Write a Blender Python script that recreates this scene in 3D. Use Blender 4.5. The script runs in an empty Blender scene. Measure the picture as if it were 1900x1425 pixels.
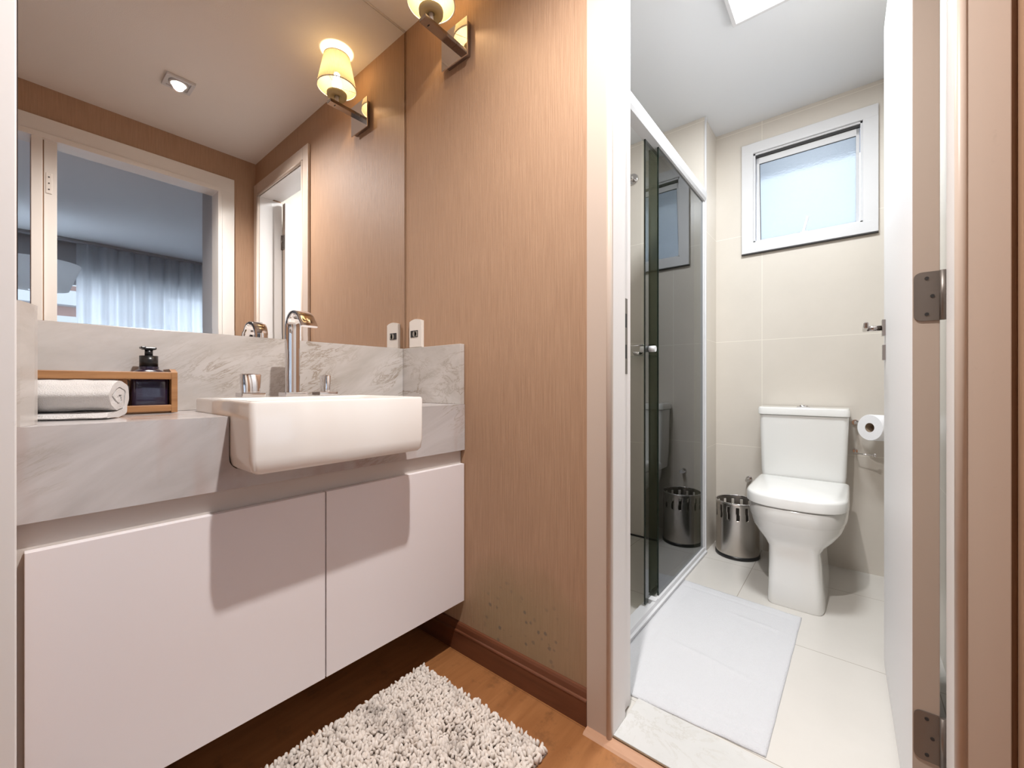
import bpy, bmesh, math, random
from mathutils import Vector, Matrix, noise
random.seed(7)
PI = math.pi
SC = bpy.context.scene
COL = SC.collection

# ------------------------------------------------------------------ camera
F_PX = 768.0
ALPHA = math.radians(39.4)              # optical axis, measured from +x towards +y
CAM = Vector((-1.0345, -1.42, 0.956))
cd = bpy.data.cameras.new('camera'); cam = bpy.data.objects.new('camera', cd); COL.objects.link(cam)
cd.sensor_width = 36.0; cd.lens = 36.0*F_PX/1900.0
cd.clip_start = 0.01; cd.clip_end = 200
cam.location = CAM
cam.rotation_euler = (PI/2, 0, ALPHA - PI/2)
SC.camera = cam

# ------------------------------------------------------------------ exposure, world
SC.view_settings.view_transform = 'Standard'
SC.view_settings.look = 'None'
SC.view_settings.gamma = 1.0
SC.view_settings.use_curve_mapping = False
SC.view_settings.exposure = 0.05
W_STR = 4.0
world = bpy.data.worlds.new('sky'); SC.world = world; world.use_nodes = True
wn = world.node_tree.nodes; wl = world.node_tree.links
bg = wn['Background']; bg.inputs['Strength'].default_value = W_STR
bg.inputs['Color'].default_value = (0.74, 0.83, 1.0, 1)

# light levels
P_DOWN = 25.0      # recessed spot over the vanity
P_SCONCE = 2.4     # bulb inside the wall lamp
P_PANEL = 24.5     # bathroom ceiling panel

# ------------------------------------------------------------------ materials
def mat(name):
    m = bpy.data.materials.new(name); m.use_nodes = True
    n = m.node_tree.nodes; l = m.node_tree.links
    return m, n, l, n['Principled BSDF']
def simple(name, col, rough=0.5, metal=0.0, spec=0.5, coat=0.0, bump=0, bscale=200, noise_amt=0.0, nscale=5):
    m, n, l, b = mat(name)
    b.inputs['Base Color'].default_value = (*col, 1)
    b.inputs['Roughness'].default_value = rough
    b.inputs['Metallic'].default_value = metal
    b.inputs['Specular IOR Level'].default_value = spec
    b.inputs['Coat Weight'].default_value = coat
    g = n.new('ShaderNodeNewGeometry')
    if bump:
        t = n.new('ShaderNodeTexNoise'); t.inputs['Scale'].default_value = bscale; t.inputs['Detail'].default_value = 3
        l.new(g.outputs['Position'], t.inputs['Vector'])
        bp = n.new('ShaderNodeBump'); bp.inputs['Strength'].default_value = bump; bp.inputs['Distance'].default_value = 0.002
        l.new(t.outputs['Fac'], bp.inputs['Height']); l.new(bp.outputs['Normal'], b.inputs['Normal'])
    if noise_amt:
        t = n.new('ShaderNodeTexNoise'); t.inputs['Scale'].default_value = nscale; t.inputs['Detail'].default_value = 5
        l.new(g.outputs['Position'], t.inputs['Vector'])
        mx = n.new('ShaderNodeMix'); mx.data_type = 'RGBA'
        mx.inputs[6].default_value = (*[c*(1-noise_amt) for c in col], 1)
        mx.inputs[7].default_value = (*[min(1, c*(1+noise_amt)) for c in col], 1)
        l.new(t.outputs['Fac'], mx.inputs[0]); l.new(mx.outputs[2], b.inputs['Base Color'])
    return m
def math_node(n, l, op, a, b=None, c=None):
    x = n.new('ShaderNodeMath'); x.operation = op
    for i, v in enumerate((a, b, c)):
        if v is None: continue
        if isinstance(v, (int, float)): x.inputs[i].default_value = v
        else: l.new(v, x.inputs[i])
    return x.outputs[0]
def mixc(n, l, fac, a, b):
    x = n.new('ShaderNodeMix'); x.data_type = 'RGBA'
    for s, v in ((0, fac), (6, a), (7, b)):
        if isinstance(v, (int, float)): x.inputs[s].default_value = v
        elif isinstance(v, tuple): x.inputs[s].default_value = (*v, 1)
        else: l.new(v, x.inputs[s])
    return x.outputs[2]
def ramp(n, l, val, p0, p1):
    x = n.new('ShaderNodeMapRange'); x.inputs[1].default_value = p0; x.inputs[2].default_value = p1
    x.clamp = True; l.new(val, x.inputs[0]); return x.outputs[0]
def pos(n): return n.new('ShaderNodeNewGeometry').outputs['Position']
def scaled(n, l, sx, sy, sz, src=None):
    mp = n.new('ShaderNodeMapping'); mp.inputs['Scale'].default_value = (sx, sy, sz)
    l.new(src or pos(n), mp.inputs['Vector']); return mp.outputs[0]
def ntex(n, l, vec, scale, detail=4, rough=0.5, dist=0.0):
    t = n.new('ShaderNodeTexNoise'); t.inputs['Scale'].default_value = scale; t.inputs['Detail'].default_value = detail
    t.inputs['Roughness'].default_value = rough; t.inputs['Distortion'].default_value = dist
    l.new(vec, t.inputs['Vector']); return t.outputs['Fac']

def wallpaper():
    m, n, l, b = mat('fibre wallpaper')
    fib = ntex(n, l, scaled(n, l, 230, 230, 7), 1.0, 4, 0.6)
    big = ntex(n, l, pos(n), 3.0, 3)
    c = mixc(n, l, ramp(n, l, fib, .3, .7), (0.375, 0.228, 0.143), (0.485, 0.308, 0.198))
    c = mixc(n, l, math_node(n, l, 'MULTIPLY', big, 0.25), c, (0.43, 0.27, 0.17))
    # damp, mouldy patch low on the wall beside the bathroom door
    sp = n.new('ShaderNodeSeparateXYZ'); l.new(pos(n), sp.inputs[0])
    yy = math_node(n, l, 'DIVIDE', math_node(n, l, 'ADD', sp.outputs[1], 0.60), 0.26)
    zz = math_node(n, l, 'DIVIDE', math_node(n, l, 'SUBTRACT', sp.outputs[2], 0.16), 0.20)
    rr = math_node(n, l, 'ADD', math_node(n, l, 'MULTIPLY', yy, yy), math_node(n, l, 'MULTIPLY', zz, zz))
    msk = ramp(n, l, math_node(n, l, 'ADD', rr, math_node(n, l, 'MULTIPLY', ntex(n, l, pos(n), 9, 4), 0.9)), 2.0, 0.6)
    msk2 = ramp(n, l, math_node(n, l, 'ADD', rr, math_node(n, l, 'MULTIPLY', ntex(n, l, pos(n), 14, 3), 1.4)), 1.35, 0.75)
    c = mixc(n, l, math_node(n, l, 'MULTIPLY', msk, 0.7), c, (0.30, 0.225, 0.125))
    vo = n.new('ShaderNodeTexVoronoi'); vo.inputs['Scale'].default_value = 44
    l.new(pos(n), vo.inputs['Vector'])
    vs_ = n.new('ShaderNodeSeparateColor'); l.new(vo.outputs['Color'], vs_.inputs[0])
    spots = math_node(n, l, 'MULTIPLY', ramp(n, l, math_node(n, l, 'ADD', vo.outputs['Distance'], math_node(n, l, 'MULTIPLY', ntex(n, l, pos(n), 90, 3), .25)), .48, .32), math_node(n, l, 'GREATER_THAN', vs_.outputs[0], .35))
    c = mixc(n, l, math_node(n, l, 'MULTIPLY', math_node(n, l, 'MULTIPLY', spots, msk2), .8), c, (0.15, 0.125, 0.10))
    l.new(c, b.inputs['Base Color']); b.inputs['Roughness'].default_value = 0.55
    b.inputs['Specular IOR Level'].default_value = 0.35
    bp = n.new('ShaderNodeBump'); bp.inputs['Strength'].default_value = 0.9; bp.inputs['Distance'].default_value = 0.0016
    l.new(fib, bp.inputs['Height']); l.new(bp.outputs['Normal'], b.inputs['Normal'])
    return m
def marble(name, base=(0.60, 0.575, 0.545), dark=(0.40, 0.375, 0.33), pink=0.0, vein=(0.30, 0.25, 0.17)):
    m, n, l, b = mat(name)
    rot = n.new('ShaderNodeMapping'); rot.inputs['Rotation'].default_value = (0, math.radians(27), math.radians(20))
    l.new(pos(n), rot.inputs['Vector'])
    v = scaled(n, l, 1.2, 2.4, 5.5, rot.outputs[0])
    big = ntex(n, l, v, 1.6, 6, .6, .6)
    fine = ntex(n, l, v, 3.4, 8, .72, 1.1)
    c = mixc(n, l, ramp(n, l, big, .35, .72), base, dark)
    vn = ramp(n, l, math_node(n, l, 'ABSOLUTE', math_node(n, l, 'SUBTRACT', fine, .5)), 0.030, 0.0)
    patch = ramp(n, l, ntex(n, l, scaled(n, l, 2, 2, 2), 1.9, 2), .46, .62)
    c = mixc(n, l, math_node(n, l, 'MULTIPLY', math_node(n, l, 'MULTIPLY', vn, patch), .75), c, vein)
    if pink:
        st = ramp(n, l, ntex(n, l, scaled(n, l, 9, 9, 2.2), 1.0, 3), .56, .72)
        c = mixc(n, l, math_node(n, l, 'MULTIPLY', st, pink), c, (0.42, 0.27, 0.22))
    l.new(c, b.inputs['Base Color']); b.inputs['Roughness'].default_value = 0.16
    b.inputs['Specular IOR Level'].default_value = 0.5
    return m
def tiles(name, col, axis_offsets, size=0.61, grout=(0.62, 0.58, 0.51), rough=.28, gw=0.0022):
    """large stone tiles: joints on world coordinates, axis_offsets = {0: x0, 1: y0, 2: z0}"""
    m, n, l, b = mat(name)
    sp = n.new('ShaderNodeSeparateXYZ'); l.new(pos(n), sp.inputs[0])
    j = None
    for ax, (o, s) in axis_offsets.items():
        q = math_node(n, l, 'PINGPONG', math_node(n, l, 'SUBTRACT', sp.outputs[ax], o - 40*s), s/2)
        # distance to the nearest multiple of s
        q2 = math_node(n, l, 'FLOORED_MODULO', math_node(n, l, 'SUBTRACT', sp.outputs[ax], o), s)
        d = math_node(n, l, 'MINIMUM', q2, math_node(n, l, 'SUBTRACT', s, q2))
        k = math_node(n, l, 'LESS_THAN', d, gw)
        # a face lying in that very plane carries no joint of that axis
        gm = n.new('ShaderNodeNewGeometry'); sn = n.new('ShaderNodeSeparateXYZ'); l.new(gm.outputs['True Normal'], sn.inputs[0])
        k = math_node(n, l, 'MULTIPLY', k, math_node(n, l, 'LESS_THAN', math_node(n, l, 'ABSOLUTE', sn.outputs[ax]), .5))
        j = k if j is None else math_node(n, l, 'MAXIMUM', j, k)
    cl = ntex(n, l, pos(n), 3.5, 8, .65)
    c = mixc(n, l, cl, tuple(x*.93 for x in col), tuple(min(1, x*1.05) for x in col))
    c = mixc(n, l, math_node(n, l, 'MULTIPLY', j, .8), c, grout)
    l.new(c, b.inputs['Base Color']); b.inputs['Roughness'].default_value = rough
    return m
def wood(name, a, bcol, scale=(3, 22, 22), rough=.35, planks=None, dirt=0.0):
    m, n, l, b = mat(name)
    g = ntex(n, l, scaled(n, l, *scale), 1.0, 6, .6, .8)
    c = mixc(n, l, ramp(n, l, g, .3, .72), a, bcol)
    if planks:
        sp = n.new('ShaderNodeSeparateXYZ'); l.new(pos(n), sp.inputs[0])
        q = math_node(n, l, 'FLOORED_MODULO', math_node(n, l, 'SUBTRACT', sp.outputs[planks[0]], planks[1]), planks[2])
        k = math_node(n, l, 'LESS_THAN', q, .0018)
        c = mixc(n, l, math_node(n, l, 'MULTIPLY', k, .6), c, (0.05, 0.02, 0.01))
    if dirt:
        d = ramp(n, l, ntex(n, l, pos(n), 11, 5, .7), .55, .75)
        c = mixc(n, l, math_node(n, l, 'MULTIPLY', d, dirt), c, (0.10, 0.045, 0.02))
    l.new(c, b.inputs['Base Color']); b.inputs['Roughness'].default_value = rough
    return m
def paint(name, col, scuff=0.25):
    m, n, l, b = mat(name)
    s = ramp(n, l, ntex(n, l, scaled(n, l, 14, 14, 9), 1.0, 6, .75), .64, .72)
    c = mixc(n, l, math_node(n, l, 'MULTIPLY', s, scuff), col, (0.42, 0.35, 0.30))
    l.new(c, b.inputs['Base Color']); b.inputs['Roughness'].default_value = .38
    return m
def emis(name, col, s):
    m, n, l, b = mat(name)
    b.inputs['Base Color'].default_value = (*col, 1)
    b.inputs['Emission Color'].default_value = (*col, 1); b.inputs['Emission Strength'].default_value = s
    return m
def shader_mix(name, build):
    m = bpy.data.materials.new(name); m.use_nodes = True
    n = m.node_tree.nodes; l = m.node_tree.links; n.clear()
    out = n.new('ShaderNodeOutputMaterial'); l.new(build(n, l), out.inputs['Surface']); return m
def mixs(n, l, f, a, b):
    x = n.new('ShaderNodeMixShader')
    if isinstance(f, (int, float)): x.inputs[0].default_value = f
    else: l.new(f, x.inputs[0])
    l.new(a, x.inputs[1]); l.new(b, x.inputs[2]); return x.outputs[0]
def bsdf(n, kind, col, rough=None):
    x = n.new(kind); x.inputs['Color'].default_value = (*col, 1)
    if rough is not None: x.inputs['Roughness'].default_value = rough
    return x.outputs[0]
def front_only(n, l, f):
    g = n.new('ShaderNodeNewGeometry')
    return math_node(n, l, 'MULTIPLY', f, math_node(n, l, 'SUBTRACT', 1.0, g.outputs['Backfacing']))
def tinted(n, l):
    fr = n.new('ShaderNodeFresnel'); fr.inputs['IOR'].default_value = 1.75
    return mixs(n, l, front_only(n, l, fr.outputs[0]), bsdf(n, 'ShaderNodeBsdfTransparent', (.38, .40, .35)), bsdf(n, 'ShaderNodeBsdfGlossy', (.95, .97, 1), 0.0))
def clearg(n, l):
    fr = n.new('ShaderNodeFresnel'); fr.inputs['IOR'].default_value = 1.45
    return mixs(n, l, front_only(n, l, fr.outputs[0]), bsdf(n, 'ShaderNodeBsdfTransparent', (.93, .96, .95)), bsdf(n, 'ShaderNodeBsdfGlossy', (1, 1, 1), 0.02))
def frosted(n, l):
    tr = bsdf(n, 'ShaderNodeBsdfTranslucent', (.46, .48, .49))
    rf = n.new('ShaderNodeBsdfRefraction'); rf.inputs['Roughness'].default_value = .22; rf.inputs['IOR'].default_value = 1.3
    rf.inputs['Color'].default_value = (.74, .77, .76, 1)
    bp = n.new('ShaderNodeBump'); bp.inputs['Strength'].default_value = .5; bp.inputs['Distance'].default_value = .004
    l.new(ntex(n, l, pos(n), 70, 3), bp.inputs['Height']); l.new(bp.outputs['Normal'], rf.inputs['Normal'])
    a = mixs(n, l, .5, tr, rf.outputs[0])
    return mixs(n, l, .02, a, bsdf(n, 'ShaderNodeBsdfGlossy', (1, 1, 1), .4))
def shadefab(n, l):
    t = ntex(n, l, scaled(n, l, 1, 1, 1), 160, 2)
    a = mixs(n, l, .55, bsdf(n, 'ShaderNodeBsdfDiffuse', (.62, .55, .40)), bsdf(n, 'ShaderNodeBsdfTranslucent', (.30, .255, .175)))
    return mixs(n, l, .05, a, bsdf(n, 'ShaderNodeBsdfTransparent', (1, .95, .85)))
def sheer(n, l):
    a = mixs(n, l, .72, bsdf(n, 'ShaderNodeBsdfDiffuse', (.80, .82, .86)), bsdf(n, 'ShaderNodeBsdfTranslucent', (.62, .63, .66)))
    return mixs(n, l, .06, a, bsdf(n, 'ShaderNodeBsdfTransparent', (1, 1, 1)))

M = dict(
    paper=wallpaper(),
    ceil=simple('ceiling paint', (.82, .78, .74), .75, bump=.3, bscale=260),
    bceil=simple('bathroom ceiling paint', (.76, .78, .81), .7),
    marble=marble('counter marble', base=(.61, .585, .585), dark=(.44, .415, .405), pink=.55),
    splash=marble('backsplash marble', base=(.61, .575, .55), dark=(.44, .405, .37), vein=(.25, .185, .12)),
    sill=marble('threshold marble', base=(.64, .63, .615), dark=(.57, .57, .555), vein=(.52, .50, .46)),
    wtile=tiles('wall tile', (.68, .63, .565), {1: (-1.02, .61), 2: (-.03, .62)}, grout=(.86, .82, .74), gw=.0014),
    ftile=tiles('floor tile', (.64, .61, .57), {0: (.80, .61), 1: (-1.02, .61)}, grout=(.30, .26, .21), gw=.0013, rough=.2),
    wood=wood('laminate floor', (.40, .175, .065), (.27, .105, .035), planks=(0, -1.4, 1.38), dirt=.7),
    skirt=wood('stained skirting', (.175, .062, .030), (.115, .040, .020), scale=(22, 3, 30), rough=.3),
    strip=wood('reducer strip', (.56, .33, .21), (.47, .25, .15), scale=(20, 3, 20), rough=.4),
    bamboo=wood('honey wood', (.43, .215, .085), (.27, .12, .042), scale=(5, 30, 60), rough=.4),
    white=paint('white door paint', (.80, .765, .745), .35), beige=paint('cream casing paint', (.58, .475, .40), .3), ledge=simple('brown-beige leaf edge', (.42, .34, .28), .5),  # hinge edge of the leaf is browner and darker than its faces
    leaf=simple('white door enamel', (.88, .87, .88), .45),
    cab=simple('cabinet lacquer', (.85, .80, .81), .32, spec=.4),
    carc=simple('cabinet body', (.66, .60, .55), .45),
    ceramic=simple('white ceramic', (.86, .82, .78), .12, coat=.5),
    tceramic=simple('toilet ceramic', (.86, .86, .84), .14, coat=.5),
    chrome=simple('chrome', (.72, .70, .70), .06, 1.0),
    dchrome=simple('smoked chrome', (.42, .38, .36), .14, 1.0),
    steel=simple('brushed steel', (.58, .54, .50), .27, 1.0, bump=.05, bscale=90),
    hinge=simple('dull hinge steel', (.22, .195, .175), .42, .8),
    alu=simple('white aluminium', (.66, .66, .675), .5, spec=.3),
    black=simple('black plastic', (.012, .012, .013), .3),
    dark=simple('dark gap', (.02, .018, .018), .6),
    plastic=simple('white plastic', (.80, .74, .68), .3),
    socket=simple('grey socket', (.30, .27, .23), .45),
    towel=simple('white towel', (.70, .675, .66), .95, bump=1.0, bscale=520),
    mat_=simple('white terry', (.62, .62, .64), .95, bump=1.0, bscale=330),
    paperroll=simple('tissue paper', (.88, .88, .90), .9, bump=.3, bscale=200),
    card=simple('roll cardboard', (.33, .25, .18), .8),
    glass=shader_mix('smoked glass', tinted), clear=shader_mix('clear glass', clearg),
    frost=shader_mix('frosted glass', frosted), fab=shader_mix('string shade fabric', shadefab),
    sheer=shader_mix('sheer curtain', sheer),
    gedge=simple('glass edge', (.010, .018, .013), .15),
    bulb=emis('lit bulb', (1, .86, .60), 5), down=emis('lit downlight', (1, .93, .82), 18),
    panel=emis('lit panel', (1, 1, 1), 9),
    liquid=simple('purple liquid soap', (.022, .014, .032), .12, coat=.4),
    bedwall=simple('bedroom paint', (.46, .46, .48), .6), bedceil=simple('bedroom ceiling', (.76, .77, .80), .7),
    bedfloor=simple('bedroom floor', (.30, .22, .17), .5),
    bedtrim=simple('bedroom doorway paint', (.78, .73, .68), .4),
    shadew=shader_mix('pale shade', lambda n, l: mixs(n, l, .85, bsdf(n, 'ShaderNodeBsdfDiffuse', (.85, .86, .88)), bsdf(n, 'ShaderNodeBsdfTranslucent', (.95, .96, .97)))),
    facade=simple('pink facade', (.26, .17, .15), .8), facadew=simple('white balcony', (.30, .30, .31), .7),
)
mm = bpy.data.materials.new('mirror silver'); mm.use_nodes = True
b_ = mm.node_tree.nodes['Principled BSDF']; b_.inputs['Metallic'].default_value = 1; b_.inputs['Roughness'].default_value = 0
b_.inputs['Base Color'].default_value = (.91, .905, .895, 1); M['mirror'] = mm

# rug pile material: colour patches belong to the yarn
m, n, l, b = mat('chenille yarn')
tv = n.new('ShaderNodeTexVoronoi'); tv.inputs['Scale'].default_value = 60; l.new(pos(n), tv.inputs['Vector'])
p_ = ramp(n, l, ntex(n, l, pos(n), 7, 5, .7), .52, .68)
sp = n.new('ShaderNodeSeparateXYZ'); l.new(pos(n), sp.inputs[0])
c = mixc(n, l, math_node(n, l, 'MULTIPLY', tv.outputs['Color'], .8), (.90, .84, .78), (.78, .69, .61))
c = mixc(n, l, math_node(n, l, 'MULTIPLY', p_, .85), c, (.44, .385, .345))
l.new(c, b.inputs['Base Color']); b.inputs['Roughness'].default_value = .95
M['yarn'] = m
# ------------------------------------------------------------------ mesh helpers
ORIG = {}
def worldloc(o): return ORIG[o.name]
def reg(o, loc): ORIG[o.name] = Vector(loc)
def tag(o, label=None, cat=None, group=None, kind=None):
    if label: o['label'] = label
    if cat: o['category'] = cat
    if group: o['group'] = group
    if kind: o['kind'] = kind
    return o
def thing(name, loc, label, cat, group=None):
    o = bpy.data.objects.new(name, None); COL.objects.link(o); o.location = loc; reg(o, loc)
    o.empty_display_size = .05
    return tag(o, label, cat, group)
def obj(name, bm, mats, parent=None, smooth=False, kind=None, label=None):
    """bm is in world coordinates; stored relative to its own origin"""
    bmesh.ops.recalc_face_normals(bm, faces=bm.faces)
    me = bpy.data.meshes.new(name)
    if parent is not None: org = worldloc(parent)
    else:
        xs = [v.co for v in bm.verts]
        org = Vector(((min(v.x for v in xs)+max(v.x for v in xs))/2, (min(v.y for v in xs)+max(v.y for v in xs))/2, min(v.z for v in xs)))
    for v in bm.verts: v.co -= org
    if smooth:
        for f in bm.faces: f.smooth = True
        for e in bm.edges:
            if len(e.link_faces) == 2 and e.calc_face_angle(0) > math.radians(38): e.smooth = False
    bm.to_mesh(me); bm.free()
    if not isinstance(mats, (list, tuple)): mats = [mats]
    for x in mats: me.materials.append(x)
    o = bpy.data.objects.new(name, me); COL.objects.link(o)
    if parent is not None: o.parent = parent
    else: o.location = org
    reg(o, org)
    if kind: o['kind'] = kind
    if label: o['label'] = label
    return o
def B(): return bmesh.new()
def box(bm, x0, x1, y0, y1, z0, z1, bev=0, seg=2, mi=0, xf=None):
    if x0 > x1: x0, x1 = x1, x0
    if y0 > y1: y0, y1 = y1, y0
    if z0 > z1: z0, z1 = z1, z0
    t = bmesh.new()
    bmesh.ops.create_cube(t, size=1)
    for v in t.verts: v.co = Vector(((x0+x1)/2+v.co.x*(x1-x0), (y0+y1)/2+v.co.y*(y1-y0), (z0+z1)/2+v.co.z*(z1-z0)))
    if bev: bmesh.ops.bevel(t, geom=t.edges[:], offset=bev, segments=seg, profile=.5, affect='EDGES')
    merge(bm, t, mi, xf)
    return bm
def merge(bm, t, mi=0, xf=None):
    vm = {}
    for v in t.verts: vm[v] = bm.verts.new(xf @ v.co if xf else v.co)
    for f in t.faces:
        try:
            g = bm.faces.new([vm[v] for v in f.verts]); g.material_index = mi; g.smooth = f.smooth
        except ValueError: pass
    t.free()
def frame_axis(a, b):
    d = (b-a).normalized(); up = Vector((0, 0, 1)) if abs(d.z) < .95 else Vector((1, 0, 0))
    s = d.cross(up).normalized(); u = s.cross(d).normalized(); return d, s, u
def cyl(bm, a, b, r0, r1=None, n=24, caps=True, mi=0):
    a, b = Vector(a), Vector(b); r1 = r0 if r1 is None else r1
    d, s, u = frame_axis(a, b)
    A = [bm.verts.new(a+(s*math.cos(t)+u*math.sin(t))*r0) for t in [2*PI*i/n for i in range(n)]]
    C_ = [bm.verts.new(b+(s*math.cos(t)+u*math.sin(t))*r1) for t in [2*PI*i/n for i in range(n)]]
    for i in range(n):
        f = bm.faces.new((A[i], A[(i+1) % n], C_[(i+1) % n], C_[i])); f.material_index = mi; f.smooth = True
    if caps:
        for q in (A, C_):
            f = bm.faces.new(q); f.material_index = mi
    return bm
def lathe(bm, prof, cx, cy, n=40, mi=0, close=False):
    rings = []
    for r, z in prof:
        rings.append([bm.verts.new((cx+max(r, 1e-5)*math.cos(2*PI*i/n), cy+max(r, 1e-5)*math.sin(2*PI*i/n), z)) for i in range(n)])
    k = len(rings)
    for j in range(k if close else k-1):
        P, Q = rings[j], rings[(j+1) % k]
        for i in range(n):
            f = bm.faces.new((P[i], P[(i+1) % n], Q[(i+1) % n], Q[i])); f.material_index = mi; f.smooth = True
    return bm
def loft(bm, rings, cap0=True, cap1=True, mi=0):
    R = [[bm.verts.new(p) for p in r] for r in rings]
    n = len(R[0])
    for j in range(len(R)-1):
        for i in range(n):
            f = bm.faces.new((R[j][i], R[j][(i+1) % n], R[j+1][(i+1) % n], R[j+1][i])); f.smooth = True; f.material_index = mi
    if cap0: bm.faces.new(R[0]).material_index = mi
    if cap1: bm.faces.new(R[-1]).material_index = mi
    return bm
def rrect(x0, x1, y0, y1, r, z, n=5):
    out = []
    for cx, cy, a0 in ((x1-r, y1-r, 0), (x0+r, y1-r, 90), (x0+r, y0+r, 180), (x1-r, y0+r, 270)):
        for k in range(n+1):
            t = math.radians(a0+90*k/n); out.append(Vector((cx+r*math.cos(t), cy+r*math.sin(t), z)))
    return out
def prism(bm, pts, ax, a, b, mi=0):
    """pts 2D in the two axes other than ax (in cyclic x,y,z order), extruded from a to b on ax"""
    def mk(p, h):
        if ax == 0: return Vector((h, p[0], p[1]))
        if ax == 1: return Vector((p[0], h, p[1]))
        return Vector((p[0], p[1], h))
    A = [bm.verts.new(mk(p, a)) for p in pts]; C_ = [bm.verts.new(mk(p, b)) for p in pts]; n = len(pts)
    bm.faces.new(A).material_index = mi; bm.faces.new(C_).material_index = mi
    for i in range(n): bm.faces.new((A[i], A[(i+1) % n], C_[(i+1) % n], C_[i])).material_index = mi
    return bm
def struct(name, bm, m, parent=None, label=None):
    return obj(name, bm, m, parent, kind='structure' if parent is None else None, label=label)
def struct_root(name, loc):
    o = bpy.data.objects.new(name, None); COL.objects.link(o); o.location = loc; reg(o, loc); o['kind'] = 'structure'; return o
def side_mats(bm, rules):
    """rules: function(face centre, normal)->index"""
    bmesh.ops.recalc_face_normals(bm, faces=bm.faces)
    for f in bm.faces: f.material_index = rules(f.calc_center_median(), f.normal)
def lamp(name, kind, loc, parent, col, energy, **kw):
    d = bpy.data.lights.new(name, kind); d.energy = energy; d.color = col
    for k, v in kw.items(): setattr(d, k, v)
    o = bpy.data.objects.new(name, d); COL.objects.link(o)
    if parent is not None: o.parent = parent; o.location = Vector(loc)-worldloc(parent)
    else: o.location = loc
    return o

# ================================================================== SETTING
CZ = 2.40; BZ = 2.47            # ceilings of the vanity room and of the bathroom
YO = -1.626                     # wall opposite the mirror
XB = 1.72                       # bathroom back wall
XS = 1.47                       # shower end wall
YG = -.757                      # shower screen line
JL, JR = -.923, -1.556          # door opening in the right wall
DT = 2.17                       # top of the opening
WT = .135                       # wall thickness

b = B(); box(b, -1.9, 0.0, YO-.11, .0, -.06, 0); struct('floor', b, M['wood'])
b = B(); box(b, WT+.03, XB, -1.66, .05, -.06, 0); box(b, 0, WT+.03, -1.66, .05, -.06, -.001); struct('floor_bathroom', b, M['ftile'])
b = B(); box(b, -1.9, .0, YO-.11, .0, CZ, CZ+.1); struct('ceiling', b, M['ceil'])
b = B(); box(b, .0, XB+.1, -1.66, .05, BZ, BZ+.08); struct('ceiling_bathroom', b, M['bceil'])
b = B(); box(b, -1.9, 0.0, 0.0, .12, 0, CZ+.07); struct('wall_back', b, M['paper'])
# wall with the bathroom doorway
b = B(); box(b, 0, WT, JL+.0165, .12, 0, BZ); box(b, 0, WT, YO-.11, JR-.0165, 0, BZ); box(b, 0, WT, JR-.0165, JL+.0165, DT+.0165, BZ)
side_mats(b, lambda c, n: 1 if n.x > .5 else 0)
struct('wall_right', b, [M['paper'], M['wtile']])
# short return on the left, its end painted white
b = B(); box(b, -1.9, -1.0275, -.44, 0, 0, CZ); struct('wall_left', b, M['paper'])
b = B(); box(b, -1.20, -1.0265, -.462, -.4405, 0, CZ-.001, .002); struct('trim_1', b, M['white'])
b = B(); box(b, -2.0, -1.9, -1.74, .12, 0, CZ); struct('wall_hall', b, M['paper'])
# bathroom walls
b = B(); box(b, XS, XB+.15, -.776, .05, 0, BZ); struct('wall_shower_end', b, M['wtile'])
b = B(); box(b, WT, XS, .05, .12, 0, BZ); struct('wall_shower_side', b, M['wtile'])
WY0, WY1, WZ0, WZ1 = -.945, -1.495, 1.742, 2.323     # rough window opening
b = B()
box(b, XB, XB+.15, WY0, -.776, 0, BZ); box(b, XB, XB+.15, -1.66, WY1, 0, BZ)
box(b, XB, XB+.15, WY1, WY0, 0, WZ0); box(b, XB, XB+.15, WY1, WY0, WZ1, BZ)
struct('wall_bathroom_back', b, M['wtile'])
b = B(); box(b, WT, XB+.15, -1.74, -1.66, 0, BZ); struct('wall_bathroom_side', b, M['wtile'])
b = B(); box(b, XS-.004, XS+.006, -.784, -.7755, 0, BZ-.001); struct('trim_2', b, M['alu'])
b = B(); box(b, XS-.006, XS-.0005, -.70, .05, .0, .010); struct('trim_3', b, M['dark'])

# wall opposite the mirror, with the bedroom doorway (seen in the mirror)
OX0, OX1, OX2 = -.207, -.884, -.966       # opening edge, post, second opening
b = B()
box(b, OX0+.0, WT, YO-.10, YO, 0, CZ); box(b, OX2, OX1, YO-.10, YO, 0, CZ)
box(b, OX1, OX0, YO-.10, YO, 2.17, CZ); box(b, -1.9, OX2, YO-.10, YO, 2.17, CZ)
box(b, -1.9, -1.80, YO-.10, YO, 0, 2.17)
struct('wall_front', b, M['paper'])
b = B()
box(b, OX0+.006, OX0+.081, YO+.0005, YO+.015, 0, 2.245, .002)
box(b, OX0-.008, OX0+.012, YO-.10, YO+.024, 0, 2.165, .002)
box(b, OX1-.045, OX1-.082, YO+.0005, YO+.022, 0, 2.165, .002)
box(b, OX1-.040, OX1+.003, YO-.09, YO+.004, 0, 2.165, .001)
box(b, -1.80, OX0+.081, YO+.0005, YO+.0155, 2.16, 2.245, .002)
box(b, -1.80, OX0+.013, YO-.09, YO+.0245, 2.142, 2.168, .001)
struct('trim_4', b, M['bedtrim'])
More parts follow.
